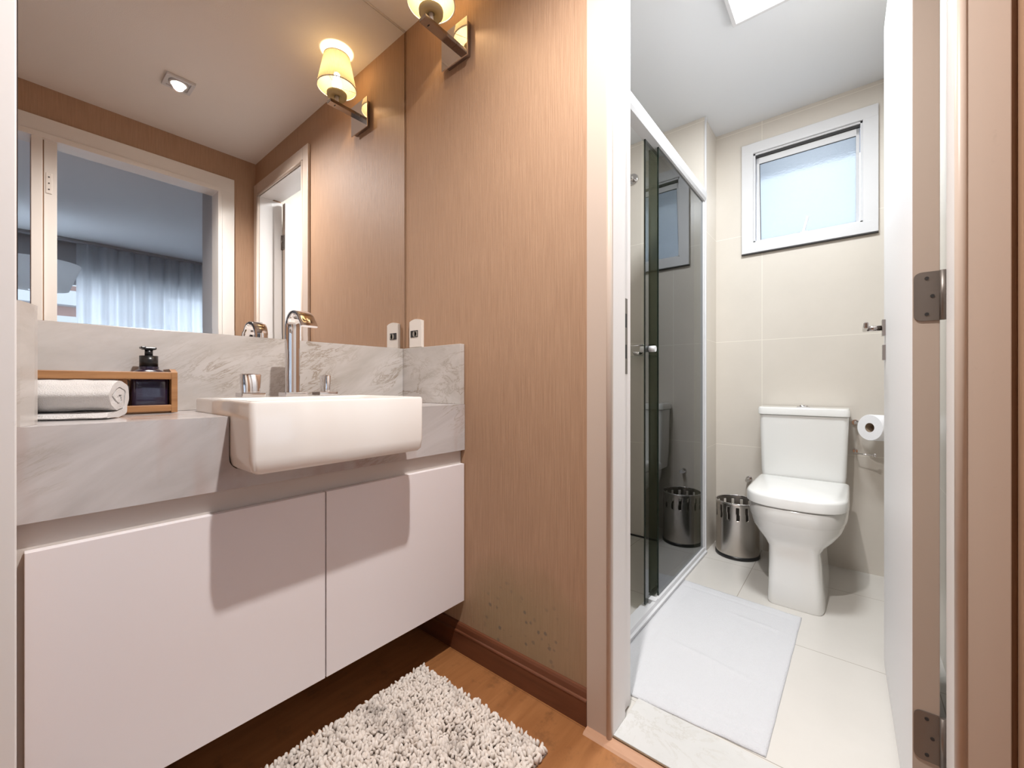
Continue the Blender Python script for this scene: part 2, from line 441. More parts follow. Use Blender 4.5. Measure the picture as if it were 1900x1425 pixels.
# bedroom beyond
BY = -4.70
b = B(); box(b, -3.2, 1.8, BY-.2, YO-.10, -.06, 0); struct('floor_bedroom', b, M['bedfloor'])
b = B(); box(b, -3.2, 1.8, BY-.2, YO-.11, CZ, CZ+.1); struct('ceiling_bedroom', b, M['bedceil'])
b = B(); box(b, OX0+.002, OX0+.5, -1.97, YO-.101, 0, CZ); struct('wall_bedroom_corner', b, M['bedwall'])
b = B(); box(b, 1.8, 1.9, BY-.2, -1.66, 0, CZ); struct('wall_bedroom_right', b, M['bedwall'])
b = B(); box(b, -3.3, -3.2, BY-.2, -1.66, 0, CZ); struct('wall_bedroom_left', b, M['bedwall'])
b = B(); box(b, -3.2, -1.9, -1.74, -1.66, 0, CZ); box(b, .35, 1.9, -1.78, -1.74, 0, CZ); struct('wall_bedroom_near', b, M['bedwall'])
b = B()
box(b, -3.2, 1.8, BY-.15, BY, 0, .55); box(b, -3.2, 1.8, BY-.15, BY, 2.02, CZ)
box(b, -3.2, -2.0, BY-.15, BY, .55, 2.02); box(b, 1.0, 1.8, BY-.15, BY, .55, 2.02)
struct('wall_bedroom_window', b, M['bedwall'])
b = B()
for x in (-2.0, -1.02, -.04, .96): box(b, x, x+.04, BY-.12, BY-.06, .55, 2.02)
box(b, -2.0, 1.0, BY-.12, BY-.06, .55, .60); box(b, -2.0, 1.0, BY-.12, BY-.06, 1.97, 2.02)
w2 = struct('window_2', b, M['alu'])
b = B(); box(b, -1.97, .96, BY-.095, BY-.090, .60, 1.97); obj('window_pane', b, M['clear'], w2)

# ---- bathroom doorway: casing, jamb
def casing(bm, y_in, y_out, s):
    # flat board with a rounded bead at the opening side
    box(bm, -.014, -.0005, y_in+s*.012, y_out, 0, DT+.08, .0015)
    cyl(bm, (-.012, y_in+s*.006, 0), (-.012, y_in+s*.006, DT+.006), .0075, n=16)
    box(bm, -.012, -.0005, y_in, y_in+s*.012, 0, DT+.006)
b = B()
casing(b, JL, -.85, 1); casing(b, JR, -1.618, -1)
box(b, -.014, -.0005, JR-.01, JL+.01, DT+.012, DT+.08, .0015)
cyl(b, (-.012, JR, DT+.006), (-.012, JL, DT+.006), .0075, n=16)
struct('trim_5', b, M['beige'])
RB = .012
b = B()
box(b, .000, .077, JL, JL+RB+.003, .009, DT+.003, .001)           # stop side of the lining
box(b, .076, WT+.004, JL+RB, JL+RB+.0035, .009, DT+.003)          # rebate for the leaf
box(b, .000, .077, JR-RB-.003, JR, .009, DT+.003, .001)
box(b, .076, WT+.004, JR-RB-.0035, JR-RB, .009, DT+.003)
box(b, .000, .077, JR, JL, DT, DT+RB+.003, .001)
box(b, .076, WT+.004, JR-RB, JL+RB, DT+RB, DT+RB+.003)
jamb = struct('trim_6', b, M['white'])
b = B()
box(b, .092, .116, JL+RB-.0015, JL+RB-.0001, .985, 1.205, .0005)
plate = obj('strike_plate', b, M['hinge'], jamb, label='dull steel strike plate')
for z in (1.12, 1.03):
    b = B(); box(b, .098, .110, JL+RB-.0022, JL+RB-.0016, z, z+.04); obj('latch_hole', b, M['dark'], plate)

# ---- door leaf, open at a right angle into the bathroom
HX = WT+.003
dl = struct_root('door_1', (HX, -1.53, .012))
ang = math.radians(.85); L = .72; TH = .040
XF = Matrix.Translation((HX, -1.515, 0)) @ Matrix.Rotation(ang, 4, 'Z')
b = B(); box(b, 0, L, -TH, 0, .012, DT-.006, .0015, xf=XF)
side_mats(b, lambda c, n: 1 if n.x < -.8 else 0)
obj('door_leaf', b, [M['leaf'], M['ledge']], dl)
def hingep(z):
    t = B()
    pts = []
    h = .049; w = .033
    for cy, cz, a0 in ((-w+.012+.0, h-.012, 90), (-w+.012, -h+.012, 180)):
        for k in range(6):
            a = math.radians(a0+90*k/5)
            pts.append((cy+.012*math.cos(a)-.006, z+cz+.012*math.sin(a)))
    # mirrored so the rounded corners look to the bathroom side face
    pts = [(-(p[0])-.040, p[1]) for p in pts]
    pts = pts + [(-.041, z-h), (-.041, z+h)]
    prism(t, pts, 0, HX-.0025, HX-.0002)
    for v in t.verts: v.co.y += -1.516
    o = obj('hinge', t, M['hinge'], dl, label='dull steel hinge')
    t = B(); cyl(t, (HX-.004, -1.5585, z-h), (HX-.004, -1.5585, z+h), .0048, n=14); obj('knuckle', t, M['hinge'], o)
    for dy, dz in ((-.012, .036), (-.020, 0), (-.012, -.036)):
        t = B(); cyl(t, (HX-.0040, -1.516+dy-.008, z+dz), (HX-.0020, -1.516+dy-.008, z+dz), .0032, n=12); obj('screw', t, M['dark'], o)
for z in (1.905, 1.132, .248): hingep(z)
# lever handle and key rose on the leaf's inner face
hx = L-.05
b = B(); box(b, hx-.018, hx+.018, 0, .009, 1.115, 1.168, .001, xf=XF); hd = obj('door_handle', b, M['dchrome'], dl, label='chrome lever handle')
b = B(); cyl(b, XF @ Vector((hx, .009, 1.142)), XF @ Vector((hx, .050, 1.142)), .0085, n=16)
box(b, hx-.115, hx+.010, .046, .058, 1.133, 1.152, .003, xf=XF); obj('lever', b, M['dchrome'], hd)
b = B(); box(b, hx-.018, hx+.018, 0, .008, 1.035, 1.085, .001, xf=XF); ks = obj('key_rose', b, M['dchrome'], dl)
# floor pieces at the doorway
b = B(); box(b, .0005, WT+.035, JR, JL, .0, .011, .0015); struct('trim_7', b, M['sill'])
b = B(); prism(b, [(-.004, .0), (-.004, .006), (-.012, .0075), (-.034, .0045), (-.040, .0)], 1, YO, -.852); struct('trim_8', b, M['strip'])
b = B(); box(b, -.0035, .0002, YO, -.868, .0, .0095); struct('trim_9', b, simple('brown edge strip', (.20, .13, .075), .8))  # brown strip along the front edge of the threshold
# skirting board with a moulded top
def skirt(bm, y0, y1):
    pr = [(0, 0), (-.014, 0), (-.014, .068), (-.0155, .071), (-.0145, .074), (-.010, .076), (-.009, .092), (-.006, .099), (0, .101)]
    prism(bm, [(p[0]-.0004, p[1]) for p in pr], 1, y0, y1)
b = B(); skirt(b, -.002, -.8495); struct('baseboard_right', b, M['skirt'])
b = B(); box(b, -1.027, -.016, -.016, -.0005, 0, .10, .003); struct('baseboard_back', b, M['skirt'])

# ---- bathroom window
w1 = struct_root('window_1', (XB, -1.22, 1.715))
y0, y1, z0, z1 = -.918, -1.522, 1.716, 2.350
b = B(); fw = .060
for (a, c, e, f) in ((y0, y0-fw, z0, z1), (y1+fw, y1, z0, z1)): box(b, XB-.018, XB+.05, a, c, e, f, .002)
for (e, f) in ((z0, z0+fw), (z1-fw, z1)): box(b, XB-.0185, XB+.05, y1+.001, y0-.001, e, f, .002)
for s, (e, f) in ((0, (z0+fw, z0+fw+.009)), (1, (z1-fw-.009, z1-fw))): box(b, XB-.006, XB+.045, y1+fw, y0-fw, e, f)
box(b, XB-.006, XB+.045, y0-fw-.009, y0-fw, z0+fw, z1-fw); box(b, XB-.006, XB+.045, y1+fw, y1+fw+.009, z0+fw, z1-fw)
obj('window_frame', b, M['alu'], w1)
b = B(); box(b, XB-.0178, XB-.0005, y1, y0, z0-.006, z0-.0005); obj('seal', b, M['dark'], w1)
b = B(); box(b, XB+.002, XB+.04, y1+fw+.010, y0-fw-.010, z1-fw-.022, z1-fw-.0095); obj('gasket', b, M['dark'], w1)
# awning sash, bottom swung outwards
SX = Matrix.Translation((XB+.012, 0, z1-fw-.022)) @ Matrix.Rotation(math.radians(-5.5), 4, 'Y')
ya, yb = y0-fw-.012, y1+fw+.012; hh = (z1-z0)-2*fw-.032
b = B()
box(b, 0, .022, yb, ya, -.034, 0, .001, xf=SX); box(b, 0, .022, yb, ya, -hh, -hh+.016, .001, xf=SX)
box(b, 0, .022, ya-.014, ya, -hh, 0, .001, xf=SX); box(b, 0, .022, yb, yb+.014, -hh, 0, .001, xf=SX)
sash = obj('sash', b, M['alu'], w1)
b = B(); box(b, .009, .013, yb+.014, ya-.014, -hh+.016, -.034, xf=SX); obj('pane', b, M['frost'], sash)
b = B()
for (a, c, e, f) in ((yb+.014, ya-.014, -.0365, -.034), (ya-.0165, ya-.014, -hh+.016, -.034)): box(b, .004, .0088, a, c, e, f, xf=SX)
obj('bead', b, M['dark'], sash)
b = B(); box(b, XB-.004, XB+.008, -1.235, -1.200, z0+fw+.004, z0+fw+.014, .002)
XL = Matrix.Translation((XB-.002, -1.214, z0+fw+.008)) @ Matrix.Rotation(math.radians(14), 4, 'X')
box(b, -.004, .002, -.007, .007, .0, .085, .0015, xf=XL)
obj('latch', b, M['alu'], w1)

# unseen slab added outside to grey the upper part of the frosted pane
b = B(); box(b, XB+.152, XB+.62, -2.1, -.3, 2.40, 2.52); struct('shade_slab', b, simple('added shade slab', (.16, .165, .18), .9))
# ---- soft seam line between tiles and ceilings, thin bead over the mirror
b = B(); cyl(b, (-1.02, -.004, CZ-.003), (-.004, -.004, CZ-.003), .005, n=10); struct('trim_10', b, M['white'])

# ================================================================== MIRROR
b = B(); box(b, -1.022, -.006, -.0062, -.0005, 1.0995, CZ-.008, mi=0)
bmesh.ops.recalc_face_normals(b, faces=b.faces)
bm2 = b
mirror = obj('wall_mirror', bm2, [M['dark']])
tag(mirror, 'large frameless mirror on the wall above the marble backsplash', 'mirror')
b = B()
vs = [b.verts.new(p) for p in ((-1.021, -.0066, 1.114), (-.007, -.0066, 1.114), (-.007, -.0066, CZ-.009), (-1.021, -.0066, CZ-.009), (-1.021, -.0064, 1.1), (-.007, -.0064, 1.1))]
b.faces.new(vs[:4]); b.faces.new((vs[4], vs[5], vs[1], vs[0]))
for f in b.faces: pass
ms = obj('mirror_glass', b, M['mirror'], mirror)

# ================================================================== VANITY
XL_, XR_ = -1.026, -.002
BX0, BX1, BY0, BY1 = -.722, -.281, -.476, -.084       # basin outer box
ct = thing('countertop', (-.51, -.18, .722), 'grey veined marble vanity top with a deep front apron and upstands', 'countertop')
b = B()
box(b, XL_, BX0-.002, -.3338, -.001, .864, .884, .0004); box(b, BX1+.002, XR_, -.3338, -.001, .864, .884, .0004)
box(b, BX0-.002, BX1+.002, BY1+.001, -.001, .864, .884, .0008)
obj('marble_slab', b, M['marble'], ct)
def arc(cx, cz, r, a0, a1, n=6): return [(cx+r*math.cos(math.radians(a0+(a1-a0)*k/n)), cz+r*math.sin(math.radians(a0+(a1-a0)*k/n))) for k in range(n+1)]
g = .002
pts = [(XL_, .722), (XR_, .722), (XR_, .884), (BX1+g, .884)] + arc(BX1+g-.028, .765-g+.028, .028, 0, -90) + arc(BX0-g+.028, .765-g+.028, .028, -90, -180) + [(BX0-g, .884), (XL_, .884)]
b = B(); prism(b, pts, 1, -.354, -.334); obj('apron', b, M['marble'], ct)
b = B(); box(b, XL_+.026, XR_-.021, -.020, -.0005, .8842, 1.0985, .0012); obj('backsplash', b, M['splash'], ct)
b = B(); box(b, XR_-.020, XR_, -.352, -.0005, .8842, 1.0985, .0012); obj('side_splash', b, M['splash'], ct)
b = B(); pts = [(XL_, -.0005), (XL_+.025, -.0005), (XL_+.025, -.295), (XL_+.021, -.312), (XL_+.004, -.352), (XL_, -.353)]
prism(b, pts, 2, .8842, 1.095); obj('side_splash', b, M['splash'], ct)

cab = thing('vanity_cabinet', (-.51, -.18, .185), 'wall-hung white lacquered vanity cabinet with two flat doors under the marble top', 'cabinet')
b = B()
box(b, -1.020, -.003, -.334, -.003, .187, .205); box(b, -1.0255, -1.002, -.334, -.003, .205, .72)
box(b, -.021, -.003, -.334, -.003, .205, .72); box(b, -1.002, -.021, -.012, -.003, .205, .72)
box(b, -1.002, -.021, -.334, -.318, .655, .72)
box(b, -1.002, -.021, -.334, -.325, .205, .655)
obj('cabinet_body', b, M['carc'], cab)
b = B(); box(b, -1.0175, -.5065, -.353, -.3355, .185, .673, .0012); obj('door', b, M['cab'], cab)
b = B(); box(b, -.5035, -.0035, -.353, -.3355, .185, .673, .0012); obj('door', b, M['cab'], cab)

# ---- semi-recessed basin
ba = thing('washbasin', (-.5, -.28, .765), 'white rectangular ceramic basin jutting out of the marble front', 'sink')
b = B()
def rr(x0, x1, y0, y1, r, z): return rrect(x0, x1, y0, y1, r, z, 5)
e = .0
rings = [rr(BX0+.030, BX1-.030, BY0+.020, BY1-.02, .012, .765), rr(BX0+.012, BX1-.012, BY0+.006, BY1-.006, .012, .768), rr(BX0+.004, BX1-.004, BY0+.001, BY1-.002, .012, .776),
         rr(BX0, BX1, BY0, BY1, .012, .800), rr(BX0, BX1, BY0, BY1, .012, .914), rr(BX0+.002, BX1-.002, BY0+.002, BY1-.002, .011, .9185), rr(BX0+.006, BX1-.006, BY0+.006, BY1-.006, .009, .920),
         rr(BX0+.014, BX1-.014, BY0+.014, BY1-.105, .020, .920), rr(BX0+.018, BX1-.018, BY0+.018, BY1-.109, .020, .916), rr(BX0+.026, BX1-.026, BY0+.026, BY1-.115, .03, .86),
         rr(BX0+.06, BX1-.06, BY0+.06, BY1-.15, .03, .812), rr(BX0+.15, BX1-.15, BY0+.12, BY1-.2, .02, .806)]
loft(b, rings); obj('basin_bowl', b, M['ceramic'], ba, smooth=True)
b = B(); cyl(b, (-.5, -.30, .806), (-.5, -.30, .810), .022); obj('drain', b, M['chrome'], ba)

# ---- three-hole tap set
fa = thing('faucet', (-.495, -.132, .920), 'tall chrome ribbon-spout basin tap between two square handles', 'faucet')
b = B(); box(b, -.527, -.463, -.160, -.108, .9205, .932, .0015); obj('base_plate', b, M['chrome'], fa)
b = B()
path = [(-.127, .931), (-.127, 1.00), (-.127, 1.06), (-.127, 1.118)]
for k in range(1, 13):
    t = PI*k/12*.86; path.append((-.127-.050+.050*math.cos(t), 1.118+.046*math.sin(t)))
path += [(-.232, 1.128), (-.238, 1.118)]
w = .020
def sweep_ribbon(bm, path, xc, wd, th):
    rings = []
    for i, (y, z) in enumerate(path):
        a = Vector((path[max(i-1, 0)])); c_ = Vector(path[min(i+1, len(path)-1)])
        d = (c_-a).normalized(); nrm = Vector((-d.y, d.x))
        t_ = th(i)
        wq = wd(i); ring = []
        for k in range(16):
            an = 2*PI*k/16; cxx = math.cos(an); sn = math.sin(an)
            px = (abs(cxx)**.45)*math.copysign(1, cxx)*wq; pn = (abs(sn)**.45)*math.copysign(1, sn)*t_
            ring.append(Vector((xc+px, y+nrm.x*pn, z+nrm.y*pn)))
        rings.append(ring)
    loft(bm, rings)
N = len(path)
sweep_ribbon(b, path, -.495, lambda i: .019 if i < 4 else .019+.004*min(1, (i-3)/8), lambda i: .012 if i < 4 else max(.0045, .012-.0010*(i-3)))
obj('spout', b, M['chrome'], fa, smooth=True)
for (hx_, lx, ly, rz) in ((-.608, .025, .009, 4), (-.398, .009, .025, -6)):
    b = B(); box(b, hx_-.029, hx_+.029, -.158, -.106, .9205, .932, .0015); hb = obj('handle', b, M['chrome'], fa)
    R_ = Matrix.Translation((hx_, -.132, 0)) @ Matrix.Rotation(math.radians(rz), 4, 'Z')
    b = B()
    r0 = [R_ @ p for p in rrect(-lx*.88, lx*.88, -ly*.88, ly*.88, .003, .932, 3)]; r1 = [R_ @ p for p in rrect(-lx, lx, -ly, ly, .003, .981, 3)]; r2 = [R_ @ p for p in rrect(-lx+.002, lx-.002, -ly+.002, ly-.002, .003, .984, 3)]
    loft(b, [r0, r1, r2]); obj('grip', b, M['chrome'], hb, smooth=True)

# ---- outlet plate
ou = thing('power_outlet', (-.001, -.084, 1.10), 'white wall socket plate standing on the marble upstand beside the mirror', 'outlet')
b = B(); pts = []
for k in range(9):
    t = k/8; pts.append((-.044-.080*t, 1.205+.008*math.sin(PI*t)))
pts = [(-.044, 1.101)] + pts + [(-.124, 1.101)]
prism(b, pts, 0, -.011, -.0005); bmesh.ops.bevel(b, geom=[e for e in b.edges if all(v.co.x < -.01 for v in e.verts)], offset=.002, segments=2, affect='EDGES'); obj('cover_plate', b, M['plastic'], ou)
b = B(); box(b, -.0125, -.0108, -.100, -.055, 1.1415, 1.168); sk = obj('socket', b, M['dark'], ou)
b = B(); cyl(b, (-.0135, -.081, 1.154), (-.0124, -.081, 1.154), .0115, n=20); box(b, -.0135, -.0124, -.098, -.081, 1.1435, 1.1645, .0004)
si = obj('socket_face', b, M['socket'], sk)

# ---- rolled towel
tw = thing('rolled_towel', (-.93, -.13, .8845), 'rolled white hand towel lying in front of the wooden tray', 'towel')
b = B()
ax = Vector((math.cos(math.radians(-28)), math.sin(math.radians(-28)), 0)); sd = Vector((-ax.y, ax.x, 0))
near = Vector((-.885, -.213, .8845)); HW, HH = .053, .0435
turns = 2.15; n_t = 110; th = .0145
def sp_pt(t, off):
    # t 0..1 from inside to outside; off: half thickness offset
    a = 2*PI*turns*t - PI*.5 - 2*PI*turns; r = .16+.84*t
    wob = .045*math.sin(3*a+1)+.022*math.sin(5*a+.5)+.02*math.sin(8*a)
    rx = HW*(r+wob)-.0065+off; rz = HH*(r+wob*.5)-.0065+off
    return rx*math.cos(a)*1.0, HH+rz*math.sin(a)
out_, inn = [], []
for i in range(n_t+1):
    t = i/n_t; hw = th/2*(1 if t > .05 else .6); out_.append(sp_pt(t, hw)); inn.append(sp_pt(t, -hw))
tail = [(.020, .0010), (.044, .0008), (.050, .004), (.044, .0105), (.020, .0125)]
loop = out_ + tail + inn[::-1]
LEN = .145; ns = 14; rings = []
for j in range(ns+1):
    s = j/ns; ring = []
    for (u, v) in loop:
        cap = 1.0
        if j == 0 or j == ns: cap = .975
        p = near - ax*(LEN*s)
        uu = u*cap; vv = HH+(v-HH)*cap
        nz = noise.noise(Vector((u*40, v*40, s*5)))*.0022
        q = p + sd*(uu*-1.0) + Vector((0, 0, vv)) + ax*(nz*1.2)
        q += (sd*(-u)+Vector((0, 0, v-HH))).normalized()*nz*(0 if vv < .003 else 1)
        q.z = max(q.z, .8848); q.x = max(q.x, -1.0003+.0015*abs(nz)*300); q.y = min(q.y, -.1115)
        ring.append(q)
    rings.append(ring)
R = [[b.verts.new(p) for p in r] for r in rings]; n_ = len(loop)
for j in range(ns):
    for i in range(n_):
        b.faces.new((R[j][i], R[j][(i+1) % n_], R[j+1][(i+1) % n_], R[j+1][i])).smooth = True
no = n_t+1; tl = len(tail)
for Rr in (R[0], R[-1]):
    for i in range(n_t):
        a1, a2 = Rr[i], Rr[i+1]; c1 = Rr[n_-1-i]; c2 = Rr[n_-2-i]
        b.faces.new((a1, a2, c2, c1))
    b.faces.new([Rr[n_t]] + [Rr[no+k] for k in range(tl)] + [Rr[no+tl]])
    # dark-free core closed deeper inside
towel = obj('towel_cloth', b, M['towel'], tw, smooth=True)
b = B(); cpt = near - ax*.016 + Vector((0, 0, HH)); rings = []
for s in (0, 1):
    rings.append([cpt - ax*.07*s + sd*(HW*.62*math.cos(2*PI*k/32)) + Vector((0, 0, (HH*.62)*math.sin(2*PI*k/32))) for k in range(32)])
loft(b, rings); obj('inner_fold', b, M['towel'], tw)

# ---- wooden tray with rails
tr = thing('wooden_tray', (-.88, -.068, .8845), 'honey-coloured wooden railed tray behind the rolled towel', 'tray')
tx0, tx1, ty0, ty1, tz = -.998, -.764, -.108, -.024, .8845
b = B(); box(b, tx0, tx1-.008, ty0+.008, ty1-.006, tz, tz+.008, .001); obj('tray_base', b, M['bamboo'], tr)
b = B(); box(b, tx0, tx1-.002, ty0-.001, ty0+.0075, tz+.083, tz+.101, .0015); obj('rail', b, M['bamboo'], tr)
b = B(); box(b, tx0, tx1-.002, ty0-.001, ty0+.0075, tz+.004, tz+.020, .0015); obj('rail', b, M['bamboo'], tr)
b = B(); box(b, tx0, tx1-.002, ty1-.0075, ty1, tz+.083, tz+.101, .0015); obj('rail', b, M['bamboo'], tr)
b = B(); box(b, tx0, tx1-.002, ty1-.0075, ty1, tz+.004, tz+.020, .0015); obj('rail', b, M['bamboo'], tr)
b = B(); prism(b, [(ty0-.002, tz+.001), (ty1, tz+.001), (ty1, tz+.109), (ty0+.022, tz+.109), (ty0-.002, tz+.100)], 0, tx1-.012, tx1); obj('end_panel', b, M['bamboo'], tr)
b = B(); prism(b, [(ty0+.0078, tz+.0083), (ty1-.0078, tz+.0083), (ty1-.0078, tz+.082), (ty0+.0078, tz+.082)], 0, tx1-.099, tx1-.092); obj('divider', b, M['bamboo'], tr)
# ---- soap bottle
bo = thing('soap_bottle', (-.810, -.066, tz+.008), 'black pump bottle of dark purple soap standing in the wooden tray', 'bottle')
b = B(); bx, by = -.812, -.066; z_ = tz+.0085
loft(b, [rrect(bx-.036, bx+.036, by-.026, by+.026, .010, z_), rrect(bx-.037, bx+.037, by-.027, by+.027, .011, z_+.004), rrect(bx-.037, bx+.037, by-.027, by+.027, .011, z_+.082), rrect(bx-.030, bx+.030, by-.022, by+.022, .014, z_+.093), rrect(bx-.019, bx+.019, by-.018, by+.018, .016, z_+.100), rrect(bx-.019, bx+.019, by-.018, by+.018, .016, z_+.106)])
obj('bottle_body', b, M['liquid'], bo, smooth=True)
b = B(); cyl(b, (bx, by, z_+.1062), (bx, by, z_+.133), .0180, n=28); cap = obj('collar', b, M['black'], bo)
b = B(); cyl(b, (bx, by, z_+.133), (bx, by, z_+.148), .008, n=20)
box(b, bx-.014, bx+.014, by-.011, by+.011, z_+.148, z_+.155, .003); box(b, bx-.019, bx-.010, by-.030, by-.004, z_+.149, z_+.1545, .002)
obj('pump', b, M['black'], bo)

# ================================================================== WALL LAMP
SY, SZ_ = -.322, 2.168
sc = thing('wall_sconce', (-.001, SY, SZ_-.068), 'chrome wall lamp with a pleated cream shade above the socket', 'wall lamp')
b = B(); box(b, -.020, -.0005, SY-.060, SY+.050, SZ_-.058, SZ_+.060, .001); obj('wall_box', b, M['dchrome'], sc)
b = B(); box(b, -.0245, -.0203, SY-.067, SY+.067, SZ_-.067, SZ_+.067, .0008); bp_ = obj('back_plate', b, M['chrome'], sc)
b = B(); box(b, -.165, -.0247, SY-.016, SY+.016, SZ_-.008, SZ_+.006, .0012); arm = obj('arm', b, M['dchrome'], sc)
b = B(); box(b, -.140, -.137, SY-.004, SY+.006, SZ_-.0088, SZ_-.0078); obj('slot', b, M['dark'], arm)
LX = -.128
b = B(); cyl(b, (LX, SY, SZ_+.0062), (LX, SY, SZ_+.040), .008, n=16); st = obj('stem', b, M['plastic'], sc)
b = B(); lathe(b, [(.010, SZ_+.036), (.036, SZ_+.030), (.040, SZ_+.036), (.041, SZ_+.048), (.036, SZ_+.047), (.012, SZ_+.041)], LX, SY, 36, close=True); obj('glass_cup', b, M['fab'], sc)
b = B(); cyl(b, (LX, SY, SZ_+.040), (LX, SY, SZ_+.062), .014, n=20); obj('bulb_holder', b, M['plastic'], sc)
b = B(); lathe(b, [(.012, SZ_+.062), (.014, SZ_+.070), (.019, SZ_+.084), (.020, SZ_+.094), (.017, SZ_+.106), (.009, SZ_+.113), (.0001, SZ_+.115)], LX, SY, 24); obj('bulb', b, M['bulb'], sc)
b = B(); nP = 150; zb, zt, rb, rt = SZ_+.072, SZ_+.205, .079, .052
rings = []
for (z, r) in ((zb, rb), (zb+(zt-zb)*.33, rb+(rt-rb)*.33), (zb+(zt-zb)*.66, rb+(rt-rb)*.66), (zt, rt)):
    rings.append([b.verts.new((LX+(r+(.0011 if k % 2 else -.0011))*math.cos(2*PI*k/nP), SY+(r+(.0011 if k % 2 else -.0011))*math.sin(2*PI*k/nP), z)) for k in range(nP)])
for j in range(3):
    for i in range(nP): b.faces.new((rings[j][i], rings[j][(i+1) % nP], rings[j+1][(i+1) % nP], rings[j+1][i]))
sh = obj('lamp_shade', b, M['fab'], sc)
b = B()
for z, r in ((zt, rt),): lathe(b, [(r-.0015, z-.0015), (r+.0018, z-.0015), (r+.0018, z+.0015), (r-.0015, z+.0015)], LX, SY, 60, close=True)
obj('shade_ring', b, M['plastic'], sh)
b = B()
for z, r in ((zb, rb),): lathe(b, [(r-.0015, z-.0015), (r+.0018, z-.0015), (r+.0018, z+.0015), (r-.0015, z+.0015)], LX, SY, 60, close=True)
for k in range(3):
    a = 2*PI*k/3+.4; cyl(b, (LX+.013*math.cos(a), SY+.013*math.sin(a), SZ_+.078), (LX+rb*math.cos(a)*.98, SY+rb*math.sin(a)*.98, zb+.004), .0012, n=6)
obj('shade_ring', b, M['plastic'], sh)
lamp('bulb_light', 'POINT', (LX, SY, SZ_+.128), sc, (1, .74, .42), P_SCONCE, shadow_soft_size=.012)

# ================================================================== DOWNLIGHT (mirror shows it)
DX, DY = -.516, -1.087
dn = thing('recessed_downlight', (DX, DY, CZ-.02), 'small square recessed spotlight in the ceiling, seen in the mirror', 'ceiling light')
b = B(); o_ = .055; i_ = .041
for (a, c_, e_, f_) in ((-o_, o_, -o_, -i_), (-o_, o_, i_, o_), (-o_, -i_, -i_, i_), (i_, o_, -i_, i_)): box(b, DX+a, DX+c_, DY+e_, DY+f_, CZ-.012, CZ-.0005, .001)
obj('trim_frame', b, M['alu'], dn)
b = B(); box(b, DX-.041, DX+.041, DY-.041, DY+.041, CZ-.004, CZ-.0006); obj('housing', b, M['alu'], dn)
b = B(); lathe(b, [(.036, CZ-.012), (.039, CZ-.0045), (.030, CZ-.0045), (.030, CZ-.012)], DX, DY, 36, close=True); obj('gimbal_ring', b, M['alu'], dn)
b = B(); cyl(b, (DX, DY, CZ-.009), (DX, DY, CZ-.0045), .028, n=32); obj('lens', b, M['down'], dn)
sp_ = lamp('spot_light', 'SPOT', (DX, DY, CZ-.016), dn, (1, .965, .94), P_DOWN*6, shadow_soft_size=.022, spot_size=math.radians(152), spot_blend=1.0)
sp_.rotation_euler = (math.radians(9), 0, 0)

# ================================================================== BATHROOM CEILING PANEL
pl = thing('ceiling_panel_light', (.745, -1.185, BZ-.03), 'bright square ceiling light in the bathroom', 'ceiling light')
px0, px1, py0, py1 = .59, .895, -1.34, -1.035
b = B(); e = .014
for (a, c_, e_, f_) in ((px0, px1, py0, py0+e), (px0, px1, py1-e, py1), (px0, px0+e, py0+e, py1-e), (px1-e, px1, py0+e, py1-e)): box(b, a, c_, e_, f_, BZ-.022, BZ-.0005, .001)
obj('panel_frame', b, M['alu'], pl)
b = B(); box(b, px0+e, px1-e, py0+e, py1-e, BZ-.018, BZ-.001); obj('diffuser', b, M['panel'], pl)
lamp('panel_light', 'AREA', (.742, -1.187, BZ-.024), pl, (.93, .975, 1), P_PANEL, shape='SQUARE', size=.27)

# ================================================================== SHOWER SCREEN
ss = thing('shower_screen', (.8, YG, 0), 'smoked glass sliding shower screen in a white aluminium frame', 'shower screen')
b = B()
prof = [(YG-.030, 2.000), (YG-.034, 2.022), (YG-.028, 2.044), (YG-.012, 2.056), (YG+.012, 2.056), (YG+.026, 2.044), (YG+.030, 2.0), (YG+.022, 1.988), (YG-.022, 1.988)]
prism(b, prof, 0, WT+.001, XS-.012); obj('top_rail', b, M['alu'], ss)
b = B(); prism(b, [(YG-.032, 0.0005), (YG+.030, 0.0005), (YG+.030, .020), (YG-.008, .020), (YG-.008, .034), (YG-.022, .034), (YG-.024, .018), (YG-.032, .014)], 0, WT+.001, XS-.001); obj('bottom_track', b, M['alu'], ss)
b = B(); box(b, XS-.020, XS-.001, YG-.018, YG+.018, .0345, 1.987, .001); obj('wall_profile', b, M['alu'], ss)
b = B(); box(b, WT+.001, WT+.020, YG-.018, YG+.018, .0345, 1.987, .001); obj('wall_profile', b, M['alu'], ss)
GF, GS = YG-.010, YG+.012
b = B(); box(b, .765, XS-.021, GF-.003, GF+.003, .035, 1.990); fx = obj('fixed_panel', b, M['glass'], ss)
b = B(); box(b, .7615, .7648, GF-.0032, GF+.0032, .035, 1.990); obj('glass_edge', b, M['gedge'], fx)
b = B(); box(b, .672, 1.36, GS-.003, GS+.003, .026, 1.990); sl = obj('sliding_panel', b, M['glass'], ss)
b = B(); box(b, .6680, .6718, GS-.0032, GS+.0032, .026, 1.990); obj('glass_edge', b, M['gedge'], sl)
b = B(); cyl(b, (.712, GS-.030, 1.106), (.712, GS-.0035, 1.106), .013, n=24); cyl(b, (.712, GS+.0035, 1.106), (.712, GS+.034, 1.106), .013, n=24)
obj('knob', b, M['alu'], sl)
b = B(); box(b, .700, .735, YG-.022, YG+.010, .0205, .040, .002); obj('guide_block', b, M['alu'], ss)

